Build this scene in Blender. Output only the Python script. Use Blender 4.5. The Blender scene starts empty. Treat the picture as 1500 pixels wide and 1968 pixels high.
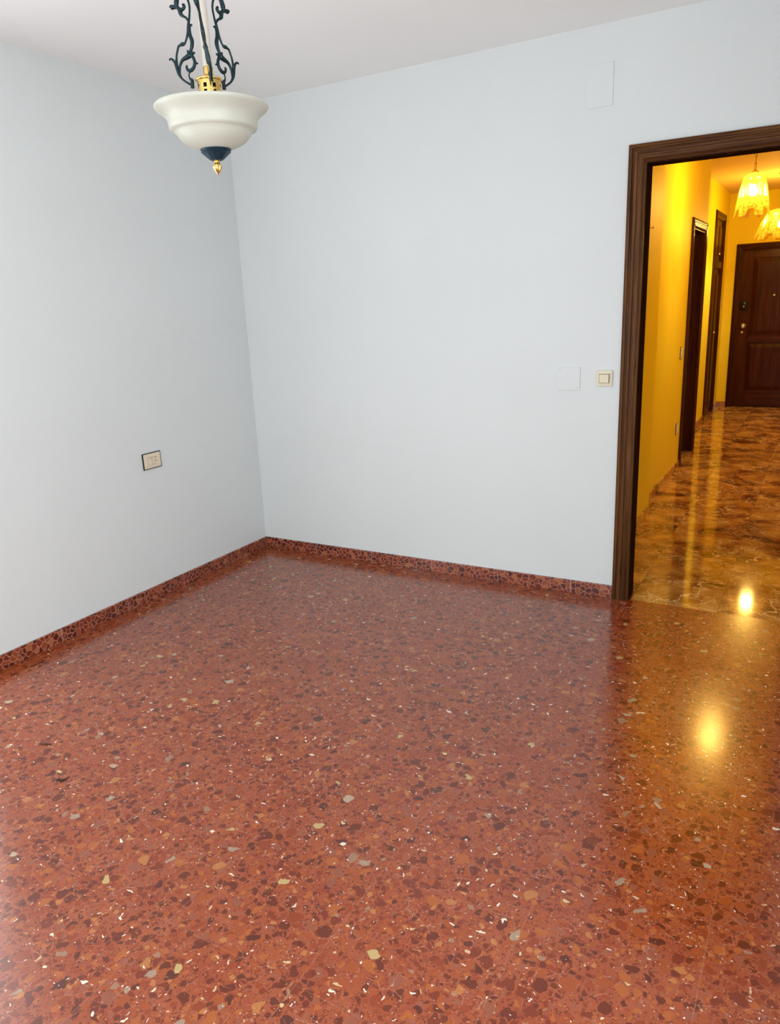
import bpy, bmesh, math, random
from mathutils import Vector, Matrix
random.seed(7)
S = bpy.context.scene
COL = S.collection

# ------------------------------------------------------------ camera, sky, daylight, exposure
CAM = Vector((3.02816, -3.57877, 1.48150))
r_ = Vector((0.86854458, 0.49366249, -0.0439051))
u_ = Vector((-0.09645615, 0.25526602, 0.96204754))
f_ = Vector((-0.48613426, 0.83134626, -0.2693267))
cd = bpy.data.cameras.new('camera')
cam = bpy.data.objects.new('camera', cd)
COL.objects.link(cam)
m3 = Matrix((r_, u_, -f_)).transposed()
cam.matrix_world = Matrix.Translation(CAM) @ m3.to_4x4()
cd.sensor_fit = 'VERTICAL'
cd.sensor_height = 24.0
cd.lens = 24.0 * 1435.03 / 1968.0
cd.clip_start = 0.05
S.camera = cam

w = bpy.data.worlds.new('sky')
S.world = w
w.use_nodes = True
bgn = w.node_tree.nodes['Background']
bgn.inputs[0].default_value = (0.88, 0.95, 1.0, 1)
bgn.inputs[1].default_value = 1.2

S.view_settings.view_transform = 'Standard'
S.view_settings.look = 'None'
S.view_settings.exposure = 0.04
S.view_settings.gamma = 1.0
S.view_settings.use_curve_mapping = False


def area(name, loc, target, sx, sy, power, col):
    d = bpy.data.lights.new(name, 'AREA')
    d.shape = 'RECTANGLE'
    d.size = sx
    d.size_y = sy
    d.energy = power
    d.color = col
    o = bpy.data.objects.new(name, d)
    COL.objects.link(o)
    o.location = loc
    o.rotation_euler = (Vector(target) - Vector(loc)).to_track_quat('-Z', 'Y').to_euler()
    return o


H = 2.572
YB = -5.0      # rear wall
XR = 3.35      # right wall
T = 0.10       # partition thickness
# daylight through the rear window, an added door in the right wall (fill for the left wall) and the terrace door in the left wall
area('rear_daylight', (1.40, -5.16, 1.35), (1.40, -1.2, 3.8), 2.1, 1.9, 41, (0.93, 0.985, 1.0))
area('right_wall_fill', (XR + 0.16, -3.35, 1.15), (0, -2.4, 1.3), 1.8, 2.0, 53, (0.93, 0.985, 1.0))
area('terrace_daylight', (-0.16, -2.78, 1.12), (3, -2.78, 1.5), 1.5, 2.1, 33, (0.93, 0.985, 1.0))


# ------------------------------------------------------------ node helpers
def mat(name):
    m = bpy.data.materials.new(name)
    m.use_nodes = True
    nt = m.node_tree
    return m, nt, nt.nodes['Principled BSDF']


def nd(nt, typ, **kw):
    n = nt.nodes.new(typ)
    for k, v in kw.items():
        if k.startswith('i_'):
            n.inputs[k[2:].replace('_', ' ')].default_value = v
        else:
            setattr(n, k, v)
    return n


def lk(nt, a, b):
    nt.links.new(a, b)


def mth(nt, op, a, b=None, c=None):
    n = nt.nodes.new('ShaderNodeMath')
    n.operation = op
    for i, v in enumerate((a, b, c)):
        if v is None:
            continue
        if isinstance(v, (int, float)):
            n.inputs[i].default_value = v
        else:
            nt.links.new(v, n.inputs[i])
    return n.outputs[0]


def mixc(nt, fac, a, b, mode='MIX'):
    n = nt.nodes.new('ShaderNodeMix')
    n.data_type = 'RGBA'
    n.blend_type = mode
    for key, v in ((0, fac), (6, a), (7, b)):
        if isinstance(v, (int, float)):
            n.inputs[key].default_value = v
        elif isinstance(v, tuple):
            n.inputs[key].default_value = (v[0], v[1], v[2], 1)
        else:
            nt.links.new(v, n.inputs[key])
    return n.outputs[2]


def ramp(nt, fac, stops, interp='LINEAR'):
    n = nt.nodes.new('ShaderNodeValToRGB')
    n.color_ramp.interpolation = interp
    el = n.color_ramp.elements
    while len(el) < len(stops):
        el.new(0.5)
    for e, (p, c) in zip(el, stops):
        e.position = p
        e.color = (c[0], c[1], c[2], 1) if isinstance(c, tuple) else (c, c, c, 1)
    nt.links.new(fac, n.inputs[0])
    return n.outputs[0]


def maprange(nt, v, a, b, c=0.0, d=1.0):
    n = nt.nodes.new('ShaderNodeMapRange')
    nt.links.new(v, n.inputs[0])
    for i, x in enumerate((a, b, c, d)):
        n.inputs[i + 1].default_value = x
    return n.outputs[0]


def simple(name, col, rough=0.5, metal=0.0, spec=0.5):
    m, nt, b = mat(name)
    b.inputs['Roughness'].default_value = rough
    b.inputs['Metallic'].default_value = metal
    b.inputs['Specular IOR Level'].default_value = spec
    tc = nd(nt, 'ShaderNodeTexCoord')
    n = nd(nt, 'ShaderNodeTexNoise', i_Scale=60.0, i_Detail=3.0)
    lk(nt, tc.outputs['Object'], n.inputs['Vector'])
    c = mixc(nt, maprange(nt, n.outputs['Fac'], 0.3, 0.7, 0.0, 0.35), col, tuple(x * 0.82 for x in col))
    lk(nt, c, b.inputs['Base Color'])
    return m


def plaster(name, col, bump=0.12, scale=170.0, rough=0.75):
    m, nt, b = mat(name)
    g = nd(nt, 'ShaderNodeNewGeometry')
    n1 = nd(nt, 'ShaderNodeTexNoise', i_Scale=scale, i_Detail=3.0, i_Roughness=0.55)
    n2 = nd(nt, 'ShaderNodeTexNoise', i_Scale=1.7, i_Detail=2.0)
    lk(nt, g.outputs['Position'], n1.inputs['Vector'])
    lk(nt, g.outputs['Position'], n2.inputs['Vector'])
    c = mixc(nt, maprange(nt, n2.outputs['Fac'], 0.3, 0.7), col, tuple(x * 0.975 for x in col))
    lk(nt, c, b.inputs['Base Color'])
    bp = nd(nt, 'ShaderNodeBump', i_Strength=bump, i_Distance=0.004)
    lk(nt, n1.outputs['Fac'], bp.inputs['Height'])
    lk(nt, bp.outputs[0], b.inputs['Normal'])
    b.inputs['Roughness'].default_value = rough
    b.inputs['Specular IOR Level'].default_value = 0.25
    return m


M = {}
M['wall'] = plaster('white_wall_paint', (0.705, 0.738, 0.742), 0.22, 190)
M['ceiling'] = plaster('ceiling_paint', (0.94, 0.955, 0.95), 0.05, 120)
M['yellow'] = plaster('yellow_wall_paint', (0.88, 0.71, 0.030), 0.15, 170, 0.55)
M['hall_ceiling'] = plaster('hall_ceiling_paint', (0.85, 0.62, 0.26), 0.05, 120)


# ------------------------------------------------------------ terrazzo
def chip_layer(nt, vec, scale, lo, hi, presence, seed, jitter=1.0, rlim=True):
    """returns (mask, random colour): polygonal chips of a voronoi tiling, some of the cells left out"""
    mp = nd(nt, 'ShaderNodeMapping')
    mp.inputs['Location'].default_value = (seed * 3.17, seed * 1.91, 0)
    mp.inputs['Rotation'].default_value = (0, 0, seed * 0.7)
    lk(nt, vec, mp.inputs['Vector'])
    ve = nd(nt, 'ShaderNodeTexVoronoi', voronoi_dimensions='2D', feature='DISTANCE_TO_EDGE')
    vc = nd(nt, 'ShaderNodeTexVoronoi', voronoi_dimensions='2D', feature='F1')
    for v in (ve, vc):
        v.inputs['Scale'].default_value = scale
        v.inputs['Randomness'].default_value = jitter
        lk(nt, mp.outputs[0], v.inputs['Vector'])
    sep = nd(nt, 'ShaderNodeSeparateColor')
    lk(nt, vc.outputs['Color'], sep.inputs[0])
    # rounded polygon: near the edge distance and near the seed point
    thr = maprange(nt, sep.outputs[1], 0.0, 1.0, lo, hi)
    e = mth(nt, 'SUBTRACT', ve.outputs['Distance'], thr)
    rad = mth(nt, 'SUBTRACT', maprange(nt, sep.outputs[1], 0, 1, 0.60, 0.34), vc.outputs['Distance'])
    k = mth(nt, 'MINIMUM', e, rad) if rlim else e
    mask = maprange(nt, k, 0.0, 0.03)
    pres = mth(nt, 'LESS_THAN', sep.outputs[2], presence)
    return mth(nt, 'MULTIPLY', mask, pres), sep, mp


def make_terrazzo(name, rough=0.13, tiles=True, packed=False, axis=None):
    m, nt, b = mat(name)
    g = nd(nt, 'ShaderNodeNewGeometry')
    vec0 = g.outputs['Position']
    if axis is not None:            # put the upright face into the pattern plane
        sx = nd(nt, 'ShaderNodeSeparateXYZ')
        lk(nt, vec0, sx.inputs[0])
        cx = nd(nt, 'ShaderNodeCombineXYZ')
        lk(nt, sx.outputs[axis], cx.inputs[0])
        lk(nt, sx.outputs[2], cx.inputs[1])
        vec0 = cx.outputs[0]
    nw = nd(nt, 'ShaderNodeTexNoise', i_Scale=38.0, i_Detail=2.0)
    lk(nt, vec0, nw.inputs['Vector'])
    wv = nd(nt, 'ShaderNodeVectorMath', operation='SUBTRACT')
    lk(nt, nw.outputs['Color'], wv.inputs[0])
    wv.inputs[1].default_value = (0.5, 0.5, 0.5)
    ws = nd(nt, 'ShaderNodeVectorMath', operation='SCALE')
    lk(nt, wv.outputs[0], ws.inputs[0])
    ws.inputs['Scale'].default_value = 0.020
    wa = nd(nt, 'ShaderNodeVectorMath', operation='ADD')
    lk(nt, vec0, wa.inputs[0])
    lk(nt, ws.outputs[0], wa.inputs[1])
    vec = wa.outputs[0]
    reds = [(0.0, (0.085, 0.014, 0.006)), (0.06, (0.125, 0.018, 0.003)), (0.30, (0.19, 0.028, 0.006)),
            (0.46, (0.28, 0.045, 0.009)), (0.60, (0.35, 0.074, 0.014)), (0.76, (0.42, 0.115, 0.022)),
            (0.87, (0.29, 0.088, 0.050)), (0.95, (0.48, 0.19, 0.055)), (0.988, (0.34, 0.20, 0.14))]
    n1 = nd(nt, 'ShaderNodeTexNoise', i_Scale=230.0, i_Detail=3.0, i_Roughness=0.7)
    lk(nt, vec0, n1.inputs['Vector'])
    n2 = nd(nt, 'ShaderNodeTexNoise', i_Scale=9.0, i_Detail=2.0)
    lk(nt, vec0, n2.inputs['Vector'])
    if packed:
        base = (0.46, 0.20, 0.14)
        col = mixc(nt, maprange(nt, n1.outputs['Fac'], 0.3, 0.7), base, (0.36, 0.12, 0.08))
        mk, sp, _ = chip_layer(nt, vec, 40.0, 0.035, 0.075, 1.1, 1, rlim=False)
        c = ramp(nt, sp.outputs[0], [(0, (0.085, 0.014, 0.007)), (0.25, (0.14, 0.022, 0.008)), (0.5, (0.19, 0.032, 0.012)),
                                     (0.75, (0.26, 0.055, 0.018)), (0.94, (0.36, 0.11, 0.04))], 'CONSTANT')
        col = mixc(nt, mk, col, c)
    else:
        col = mixc(nt, maprange(nt, n1.outputs['Fac'], 0.32, 0.68), (0.36, 0.084, 0.034), (0.25, 0.042, 0.014))
        col = mixc(nt, maprange(nt, n2.outputs['Fac'], 0.35, 0.65, 0, 0.6), col, (0.36, 0.100, 0.045))
        # fine grit
        mk, sp, _ = chip_layer(nt, vec, 170.0, 0.02, 0.12, 0.62, 3)
        c = ramp(nt, sp.outputs[0], reds, 'CONSTANT')
        col = mixc(nt, mth(nt, 'MULTIPLY', mk, 0.75), col, c)
        # medium chips
        mk, sp, _ = chip_layer(nt, vec, 56.0, 0.03, 0.16, 0.58, 5)
        c = ramp(nt, sp.outputs[0], reds, 'CONSTANT')
        col = mixc(nt, mth(nt, 'MULTIPLY', mk, 0.85), col, c)
        # large chips
        mk, sp, _ = chip_layer(nt, vec, 29.0, 0.05, 0.24, 0.46, 9)
        c = ramp(nt, sp.outputs[0], reds, 'CONSTANT')
        c = mixc(nt, maprange(nt, n1.outputs['Fac'], 0.3, 0.75, 0, 0.35), c, (0.20, 0.045, 0.02))
        col = mixc(nt, mk, col, c)
        # rare pale stones
        mk, sp, _ = chip_layer(nt, vec, 31.0, 0.10, 0.28, 0.016, 13)
        c = ramp(nt, sp.outputs[0], [(0, (0.34, 0.25, 0.19)), (0.4, (0.50, 0.38, 0.17)), (0.7, (0.45, 0.34, 0.26))], 'CONSTANT')
        col = mixc(nt, mk, col, c)
        # white shards and broken shell curls: slim crescents between two offset circles
        ws2 = nd(nt, 'ShaderNodeVectorMath', operation='SCALE')
        lk(nt, wv.outputs[0], ws2.inputs[0])
        ws2.inputs['Scale'].default_value = 0.032
        wa2 = nd(nt, 'ShaderNodeVectorMath', operation='ADD')
        lk(nt, vec0, wa2.inputs[0])
        lk(nt, ws2.outputs[0], wa2.inputs[1])
        for sc, pr, sd, stx in ((30.0, 0.045, 17, 2.6), (36.0, 0.045, 23, 0.45), (70.0, 0.045, 29, 1.7), (62.0, 0.045, 31, 0.6), (150.0, 0.05, 37, 1.0)):
            mp = nd(nt, 'ShaderNodeMapping')
            mp.inputs['Location'].default_value = (sd * 1.3, sd * 0.7, 0)
            mp.inputs['Rotation'].default_value = (0, 0, sd * 0.9)
            mp.inputs['Scale'].default_value = (1, stx, 1)
            lk(nt, wa2.outputs[0], mp.inputs['Vector'])
            v = nd(nt, 'ShaderNodeTexVoronoi', voronoi_dimensions='2D', feature='F1')
            v.inputs['Scale'].default_value = sc / math.sqrt(stx)
            lk(nt, mp.outputs[0], v.inputs['Vector'])
            sp = nd(nt, 'ShaderNodeSeparateColor')
            lk(nt, v.outputs['Color'], sp.inputs[0])
            rr = maprange(nt, sp.outputs[1], 0, 1, 0.06, 0.19)
            mk = maprange(nt, mth(nt, 'SUBTRACT', rr, v.outputs['Distance']), 0, 0.015)
            mk = mth(nt, 'MULTIPLY', mk, mth(nt, 'LESS_THAN', sp.outputs[2], pr))
            c = ramp(nt, sp.outputs[0], [(0, (0.80, 0.74, 0.62)), (0.35, (0.66, 0.47, 0.30)), (0.6, (0.86, 0.84, 0.78)), (0.85, (0.62, 0.52, 0.28))], 'CONSTANT')
            col = mixc(nt, mk, col, c)
        # thin pale hairline veins
        vv = nd(nt, 'ShaderNodeTexVoronoi', voronoi_dimensions='2D', feature='DISTANCE_TO_EDGE')
        vv.inputs['Scale'].default_value = 26.0
        lk(nt, wa2.outputs[0], vv.inputs['Vector'])
        nm = nd(nt, 'ShaderNodeTexNoise', i_Scale=14.0, i_Detail=1.0)
        lk(nt, vec0, nm.inputs['Vector'])
        hv = mth(nt, 'MULTIPLY', maprange(nt, vv.outputs['Distance'], 0.028, 0.008), maprange(nt, nm.outputs['Fac'], 0.56, 0.64))
        col = mixc(nt, mth(nt, 'MULTIPLY', hv, 0.55), col, (0.58, 0.34, 0.24))
    if tiles:
        # 40 cm tiles: barely visible filled joints
        s3 = nd(nt, 'ShaderNodeSeparateXYZ')
        lk(nt, g.outputs['Position'], s3.inputs[0])
        jx = mth(nt, 'ABSOLUTE', mth(nt, 'SUBTRACT', mth(nt, 'FRACT', mth(nt, 'DIVIDE', mth(nt, 'ADD', s3.outputs[0], 9.48), 0.4)), 0.5))
        jy = mth(nt, 'ABSOLUTE', mth(nt, 'SUBTRACT', mth(nt, 'FRACT', mth(nt, 'DIVIDE', mth(nt, 'ADD', s3.outputs[1], 10.15), 0.4)), 0.5))
        jx = mth(nt, 'MULTIPLY', maprange(nt, jx, 0.4945, 0.4975), 0.20)
        jy = mth(nt, 'MULTIPLY', maprange(nt, jy, 0.4955, 0.498), 0.14)
        col = mixc(nt, mth(nt, 'MAXIMUM', jx, jy), col, (0.46, 0.25, 0.18))
    if not packed:
        col = mixc(nt, 1.0, col, (0.86, 0.78, 0.68), 'MULTIPLY')
    lk(nt, col, b.inputs['Base Color'])
    # old wax: gloss varies gently
    nr = nd(nt, 'ShaderNodeTexNoise', i_Scale=2.2, i_Detail=4.0)
    lk(nt, g.outputs['Position'], nr.inputs['Vector'])
    lk(nt, maprange(nt, nr.outputs['Fac'], 0.3, 0.7, rough * 0.85, rough * 1.25), b.inputs['Roughness'])
    b.inputs['IOR'].default_value = 1.5
    b.inputs['Specular IOR Level'].default_value = 0.75
    return m


M['terrazzo'] = make_terrazzo('red_terrazzo', 0.185)
M['base_x'] = make_terrazzo('terrazzo_skirting_x', 0.25, False, True, 0)
M['base_y'] = make_terrazzo('terrazzo_skirting_y', 0.25, False, True, 1)


def marble(name, skirting=False):
    m, nt, b = mat(name)
    g = nd(nt, 'ShaderNodeNewGeometry')
    s3 = nd(nt, 'ShaderNodeSeparateXYZ')
    lk(nt, g.outputs['Position'], s3.inputs[0])
    # every 40 cm slab has its own cut of stone
    ix = mth(nt, 'FLOOR', mth(nt, 'DIVIDE', mth(nt, 'ADD', s3.outputs[0], 9.7), 0.4))
    iy = mth(nt, 'FLOOR', mth(nt, 'DIVIDE', s3.outputs[1], 0.4))
    off = nd(nt, 'ShaderNodeCombineXYZ')
    lk(nt, mth(nt, 'MULTIPLY', ix, 3.71), off.inputs[0])
    lk(nt, mth(nt, 'MULTIPLY', iy, 5.13), off.inputs[1])
    lk(nt, mth(nt, 'ADD', mth(nt, 'MULTIPLY', ix, 1.3), mth(nt, 'MULTIPLY', iy, 2.7)), off.inputs[2])
    va = nd(nt, 'ShaderNodeVectorMath', operation='ADD')
    lk(nt, g.outputs['Position'], va.inputs[0])
    lk(nt, off.outputs[0], va.inputs[1])
    v0 = va.outputs[0]
    nz = nd(nt, 'ShaderNodeTexNoise', i_Scale=4.0, i_Detail=6.0, i_Roughness=0.62, i_Distortion=0.8)
    lk(nt, v0, nz.inputs['Vector'])
    col = ramp(nt, nz.outputs['Fac'], [(0.34, (0.085, 0.018, 0.003)), (0.44, (0.23, 0.070, 0.010)), (0.54, (0.43, 0.19, 0.030)), (0.66, (0.62, 0.33, 0.065))])
    nw = nd(nt, 'ShaderNodeTexNoise', i_Scale=7.0, i_Detail=4.0)
    lk(nt, v0, nw.inputs['Vector'])
    sc = nd(nt, 'ShaderNodeVectorMath', operation='SCALE')
    lk(nt, nw.outputs['Color'], sc.inputs[0])
    sc.inputs['Scale'].default_value = 0.28
    ad = nd(nt, 'ShaderNodeVectorMath', operation='ADD')
    lk(nt, v0, ad.inputs[0])
    lk(nt, sc.outputs[0], ad.inputs[1])
    for scale, wd, amt, ns in ((4.5, 0.030, 1.0, 3.0), (11.0, 0.040, 0.8, 5.0), (26.0, 0.07, 0.6, 8.0), (60.0, 0.10, 0.35, 12.0)):
        v = nd(nt, 'ShaderNodeTexVoronoi', feature='DISTANCE_TO_EDGE')
        v.inputs['Scale'].default_value = scale
        lk(nt, ad.outputs[0], v.inputs['Vector'])
        nm = nd(nt, 'ShaderNodeTexNoise', i_Scale=ns, i_Detail=2.0)
        lk(nt, v0, nm.inputs['Vector'])
        k = mth(nt, 'MULTIPLY', maprange(nt, v.outputs['Distance'], wd, wd * 0.2), maprange(nt, nm.outputs['Fac'], 0.46, 0.60))
        col = mixc(nt, mth(nt, 'MULTIPLY', k, amt), col, (0.85, 0.60, 0.26))
    jx = mth(nt, 'ABSOLUTE', mth(nt, 'SUBTRACT', mth(nt, 'FRACT', mth(nt, 'DIVIDE', mth(nt, 'ADD', s3.outputs[0], 9.7), 0.4)), 0.5))
    jy = mth(nt, 'ABSOLUTE', mth(nt, 'SUBTRACT', mth(nt, 'FRACT', mth(nt, 'DIVIDE', s3.outputs[1], 0.4)), 0.5))
    j = maprange(nt, mth(nt, 'MAXIMUM', jx, jy), 0.495, 0.498, 0, 0.5)
    if not skirting:
        col = mixc(nt, j, col, (0.16, 0.05, 0.02))
    lk(nt, col, b.inputs['Base Color'])
    b.inputs['Roughness'].default_value = 0.075
    b.inputs['Specular IOR Level'].default_value = 0.7
    return m


M['marble'] = marble('brown_marble')
M['marble_skirt'] = marble('brown_marble_skirting', True)


def wood(name, dark, light, axis, rough=0.38, scale=1.0, spec=0.14):
    m, nt, b = mat(name)
    g = nd(nt, 'ShaderNodeNewGeometry')
    mp = nd(nt, 'ShaderNodeMapping')
    s = [42.0 * scale] * 3
    s[axis] = 1.6
    mp.inputs['Scale'].default_value = s
    lk(nt, g.outputs['Position'], mp.inputs['Vector'])
    n = nd(nt, 'ShaderNodeTexNoise', i_Scale=1.0, i_Detail=6.0, i_Roughness=0.65, i_Distortion=0.4)
    lk(nt, mp.outputs[0], n.inputs['Vector'])
    mp2 = nd(nt, 'ShaderNodeMapping')
    s2 = [260.0] * 3
    s2[axis] = 9.0
    mp2.inputs['Scale'].default_value = s2
    lk(nt, g.outputs['Position'], mp2.inputs['Vector'])
    n2 = nd(nt, 'ShaderNodeTexNoise', i_Scale=1.0, i_Detail=2.0)
    lk(nt, mp2.outputs[0], n2.inputs['Vector'])
    c = ramp(nt, n.outputs['Fac'], [(0.30, dark), (0.52, tuple((a + c_) / 2 for a, c_ in zip(dark, light))), (0.72, light)])
    c = mixc(nt, maprange(nt, n2.outputs['Fac'], 0.5, 0.72, 0, 0.55), c, tuple(x * 0.45 for x in dark))
    lk(nt, c, b.inputs['Base Color'])
    b.inputs['Roughness'].default_value = rough
    b.inputs['Specular IOR Level'].default_value = spec
    bp = nd(nt, 'ShaderNodeBump', i_Strength=0.12, i_Distance=0.001)
    lk(nt, n2.outputs['Fac'], bp.inputs['Height'])
    lk(nt, bp.outputs[0], b.inputs['Normal'])
    return m


WD, WL = (0.028, 0.007, 0.001), (0.190, 0.075, 0.022)
M['wood_x'] = wood('dark_wood_x', WD, WL, 0)
M['wood_y'] = wood('dark_wood_y', WD, WL, 1)
M['wood_z'] = wood('dark_wood_z', WD, WL, 2)
M['jamb'] = wood('shaded_jamb_wood', tuple(x * 0.45 for x in WD), tuple(x * 0.35 for x in WL), 2, 0.9, 1.0, 0.0)  # frame wood darkened, so the jamb's shade sits in its colour
RD, RL = (0.024, 0.0045, 0.001), (0.085, 0.020, 0.004)
M['red_x'] = wood('mahogany_x', RD, RL, 0, 0.25, 0.8, 0.16)
M['red_y'] = wood('mahogany_y', RD, RL, 1, 0.25, 0.8, 0.16)
M['red_z'] = wood('mahogany_z', RD, RL, 2, 0.25, 0.8, 0.16)
M['iron'] = simple('green_black_iron', (0.006, 0.024, 0.030), 0.32, 0.5)
M['cup'] = simple('dark_teal_cup', (0.006, 0.030, 0.050), 0.42, 0.3)
M['brass'] = simple('polished_brass', (0.86, 0.60, 0.20), 0.18, 1.0)
M['chain'] = simple('bronze_chain', (0.40, 0.22, 0.06), 0.3, 0.9)
M['chrome'] = simple('chrome', (0.75, 0.72, 0.68), 0.12, 1.0)
M['black'] = simple('black_metal', (0.008, 0.009, 0.010), 0.3, 0.4)
M['ivory'] = simple('ivory_plastic', (0.74, 0.68, 0.50), 0.35)
M['cream'] = simple('cream_plastic', (0.76, 0.66, 0.50), 0.4)
M['near_black'] = simple('dark_gap', (0.02, 0.016, 0.012), 0.9)  # near-black matte for plate rims, pin holes and the lamp holder
M['slit_shade'] = simple('rocker_slit_shade', (0.16, 0.13, 0.08), 0.8)  # dark tone standing in for the shadow slit around rockers
M['tube'] = simple('cream_tube', (0.58, 0.52, 0.45), 0.45)
M['grout'] = simple('pale_grout', (0.55, 0.36, 0.31), 0.8)
M['plate'] = plaster('painted_plate', (0.705, 0.738, 0.742), 0.05, 190)
M['screw'] = simple('painted_screw', (0.62, 0.62, 0.60), 0.5)
M['alu'] = simple('white_aluminium', (0.78, 0.78, 0.76), 0.4)
M['twig'] = simple('dry_twig', (0.03, 0.02, 0.015), 0.8)

# opal glass of the bowl lamp
m, nt, b = mat('opal_glass')
b.inputs['Base Color'].default_value = (0.74, 0.71, 0.63, 1)
b.inputs['Roughness'].default_value = 0.38
tr = nd(nt, 'ShaderNodeBsdfTranslucent')
tr.inputs[0].default_value = (0.70, 0.70, 0.62, 1)
nz = nd(nt, 'ShaderNodeTexNoise', i_Scale=9.0, i_Detail=3.0)
tc = nd(nt, 'ShaderNodeTexCoord')
lk(nt, tc.outputs['Object'], nz.inputs['Vector'])
lk(nt, mixc(nt, maprange(nt, nz.outputs['Fac'], 0.3, 0.7), (0.70, 0.70, 0.62), (0.62, 0.62, 0.55)), b.inputs['Base Color'])
mx = nd(nt, 'ShaderNodeMixShader')
mx.inputs[0].default_value = 0.35
lk(nt, b.outputs[0], mx.inputs[1])
lk(nt, tr.outputs[0], mx.inputs[2])
lk(nt, mx.outputs[0], nt.nodes['Material Output'].inputs[0])
M['opal'] = m

# pressed glass of the hall pendants
m, nt, b = mat('pressed_glass')
nt.nodes.remove(b)
tp = nd(nt, 'ShaderNodeBsdfTransparent')
tp.inputs[0].default_value = (1.0, 0.88, 0.50, 1)
tr = nd(nt, 'ShaderNodeBsdfTranslucent')
tr.inputs[0].default_value = (0.30, 0.18, 0.02, 1)
gl = nd(nt, 'ShaderNodeBsdfGlossy')
gl.inputs['Roughness'].default_value = 0.08
gl.inputs[0].default_value = (1, 0.95, 0.8, 1)
fr = nd(nt, 'ShaderNodeLayerWeight')
fr.inputs[0].default_value = 0.35
tc = nd(nt, 'ShaderNodeTexCoord')
nz = nd(nt, 'ShaderNodeTexNoise', i_Scale=55.0, i_Detail=2.0)
lk(nt, tc.outputs['Object'], nz.inputs['Vector'])
a1 = nd(nt, 'ShaderNodeMixShader')
lk(nt, maprange(nt, nz.outputs['Fac'], 0.42, 0.58, 0.08, 0.30), a1.inputs[0])
lk(nt, tp.outputs[0], a1.inputs[1])
lk(nt, tr.outputs[0], a1.inputs[2])
a2 = nd(nt, 'ShaderNodeMixShader')
lk(nt, maprange(nt, fr.outputs['Facing'], 0.0, 1.0, 0.03, 0.40), a2.inputs[0])
lk(nt, a1.outputs[0], a2.inputs[1])
lk(nt, gl.outputs[0], a2.inputs[2])
lk(nt, a2.outputs[0], nt.nodes['Material Output'].inputs[0])
M['glass'] = m

m, nt, b = mat('lit_bulb')
nt.nodes.remove(b)
em = nd(nt, 'ShaderNodeEmission')
em.inputs[0].default_value = (1.0, 0.80, 0.45, 1)
em.inputs[1].default_value = 30.0
lk(nt, em.outputs[0], nt.nodes['Material Output'].inputs[0])
M['bulb'] = m


# ------------------------------------------------------------ mesh helpers
def obj(name, bm, m=None, parent=None, smooth=False, loc=None, mats=None):
    me = bpy.data.meshes.new(name)
    bmesh.ops.recalc_face_normals(bm, faces=bm.faces)
    bm.to_mesh(me)
    bm.free()
    for x in (mats or ([m] if m else [])):
        me.materials.append(x)
    if smooth:
        for p in me.polygons:
            p.use_smooth = True
        try:
            me.set_sharp_from_angle(angle=math.radians(50))
        except Exception:
            pass
    o = bpy.data.objects.new(name, me)
    COL.objects.link(o)
    if parent is not None:
        o.parent = parent
    if loc is not None:
        o.location = loc
    return o


def thing(name, loc, label, cat, group=None, kind=None, rz=0.0):
    o = bpy.data.objects.new(name, None)
    o.empty_display_size = 0.1
    COL.objects.link(o)
    o.location = loc
    o.rotation_euler = (0, 0, rz)
    tag(o, label, cat, group, kind)
    return o


def tag(o, label=None, cat=None, group=None, kind=None):
    for k, v in (('label', label), ('category', cat), ('group', group), ('kind', kind)):
        if v:
            o[k] = v
    return o


def box(bm, x0, x1, y0, y1, z0, z1, bev=0.0, mi=0):
    vs = [bm.verts.new((x, y, z)) for x in (x0, x1) for y in (y0, y1) for z in (z0, z1)]
    fs = []
    for idx in ((0, 1, 3, 2), (4, 6, 7, 5), (0, 4, 5, 1), (2, 3, 7, 6), (0, 2, 6, 4), (1, 5, 7, 3)):
        f = bm.faces.new([vs[i] for i in idx])
        f.material_index = mi
        fs.append(f)
    if bev > 0:
        es = list({e for f in fs for e in f.edges})
        bmesh.ops.bevel(bm, geom=es, offset=bev, segments=3, profile=0.5, affect='EDGES')
    return vs


def B(*args, bev=0.0):
    bm = bmesh.new()
    box(bm, *args, bev=bev)
    return bm


def boxes(*lst, bev=0.0):
    bm = bmesh.new()
    for a in lst:
        box(bm, *a, bev=bev)
    return bm


def lathe(bm, prof, seg=48, c=(0, 0, 0), close=False):
    """prof: list of (r, z); closed = both ends tied (a shell)"""
    rings = []
    for r, z in prof:
        if r < 1e-5:
            rings.append([bm.verts.new((c[0], c[1], c[2] + z))])
        else:
            rings.append([bm.verts.new((c[0] + r * math.cos(2 * math.pi * i / seg), c[1] + r * math.sin(2 * math.pi * i / seg), c[2] + z)) for i in range(seg)])
    pairs = list(zip(rings, rings[1:]))
    if close:
        pairs.append((rings[-1], rings[0]))
    for a, b_ in pairs:
        for i in range(seg):
            j = (i + 1) % seg
            if len(a) == 1 and len(b_) == 1:
                continue
            if len(a) == 1:
                bm.faces.new((a[0], b_[i], b_[j]))
            elif len(b_) == 1:
                bm.faces.new((a[i], a[j], b_[0]))
            else:
                bm.faces.new((a[i], a[j], b_[j], b_[i]))
    return bm


def spline(pts, n=8):
    """Catmull-Rom through (x, y, z, r) tuples"""
    P = [pts[0]] + list(pts) + [pts[-1]]
    out = []
    for i in range(1, len(P) - 2):
        p0, p1, p2, p3 = P[i - 1:i + 3]
        for k in range(n):
            t = k / n
            out.append(tuple(0.5 * (2 * b_ + (c - a) * t + (2 * a - 5 * b_ + 4 * c - d) * t * t + (-a + 3 * b_ - 3 * c + d) * t ** 3)
                             for a, b_, c, d in zip(p0, p1, p2, p3)))
    out.append(tuple(pts[-1]))
    return out


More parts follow.
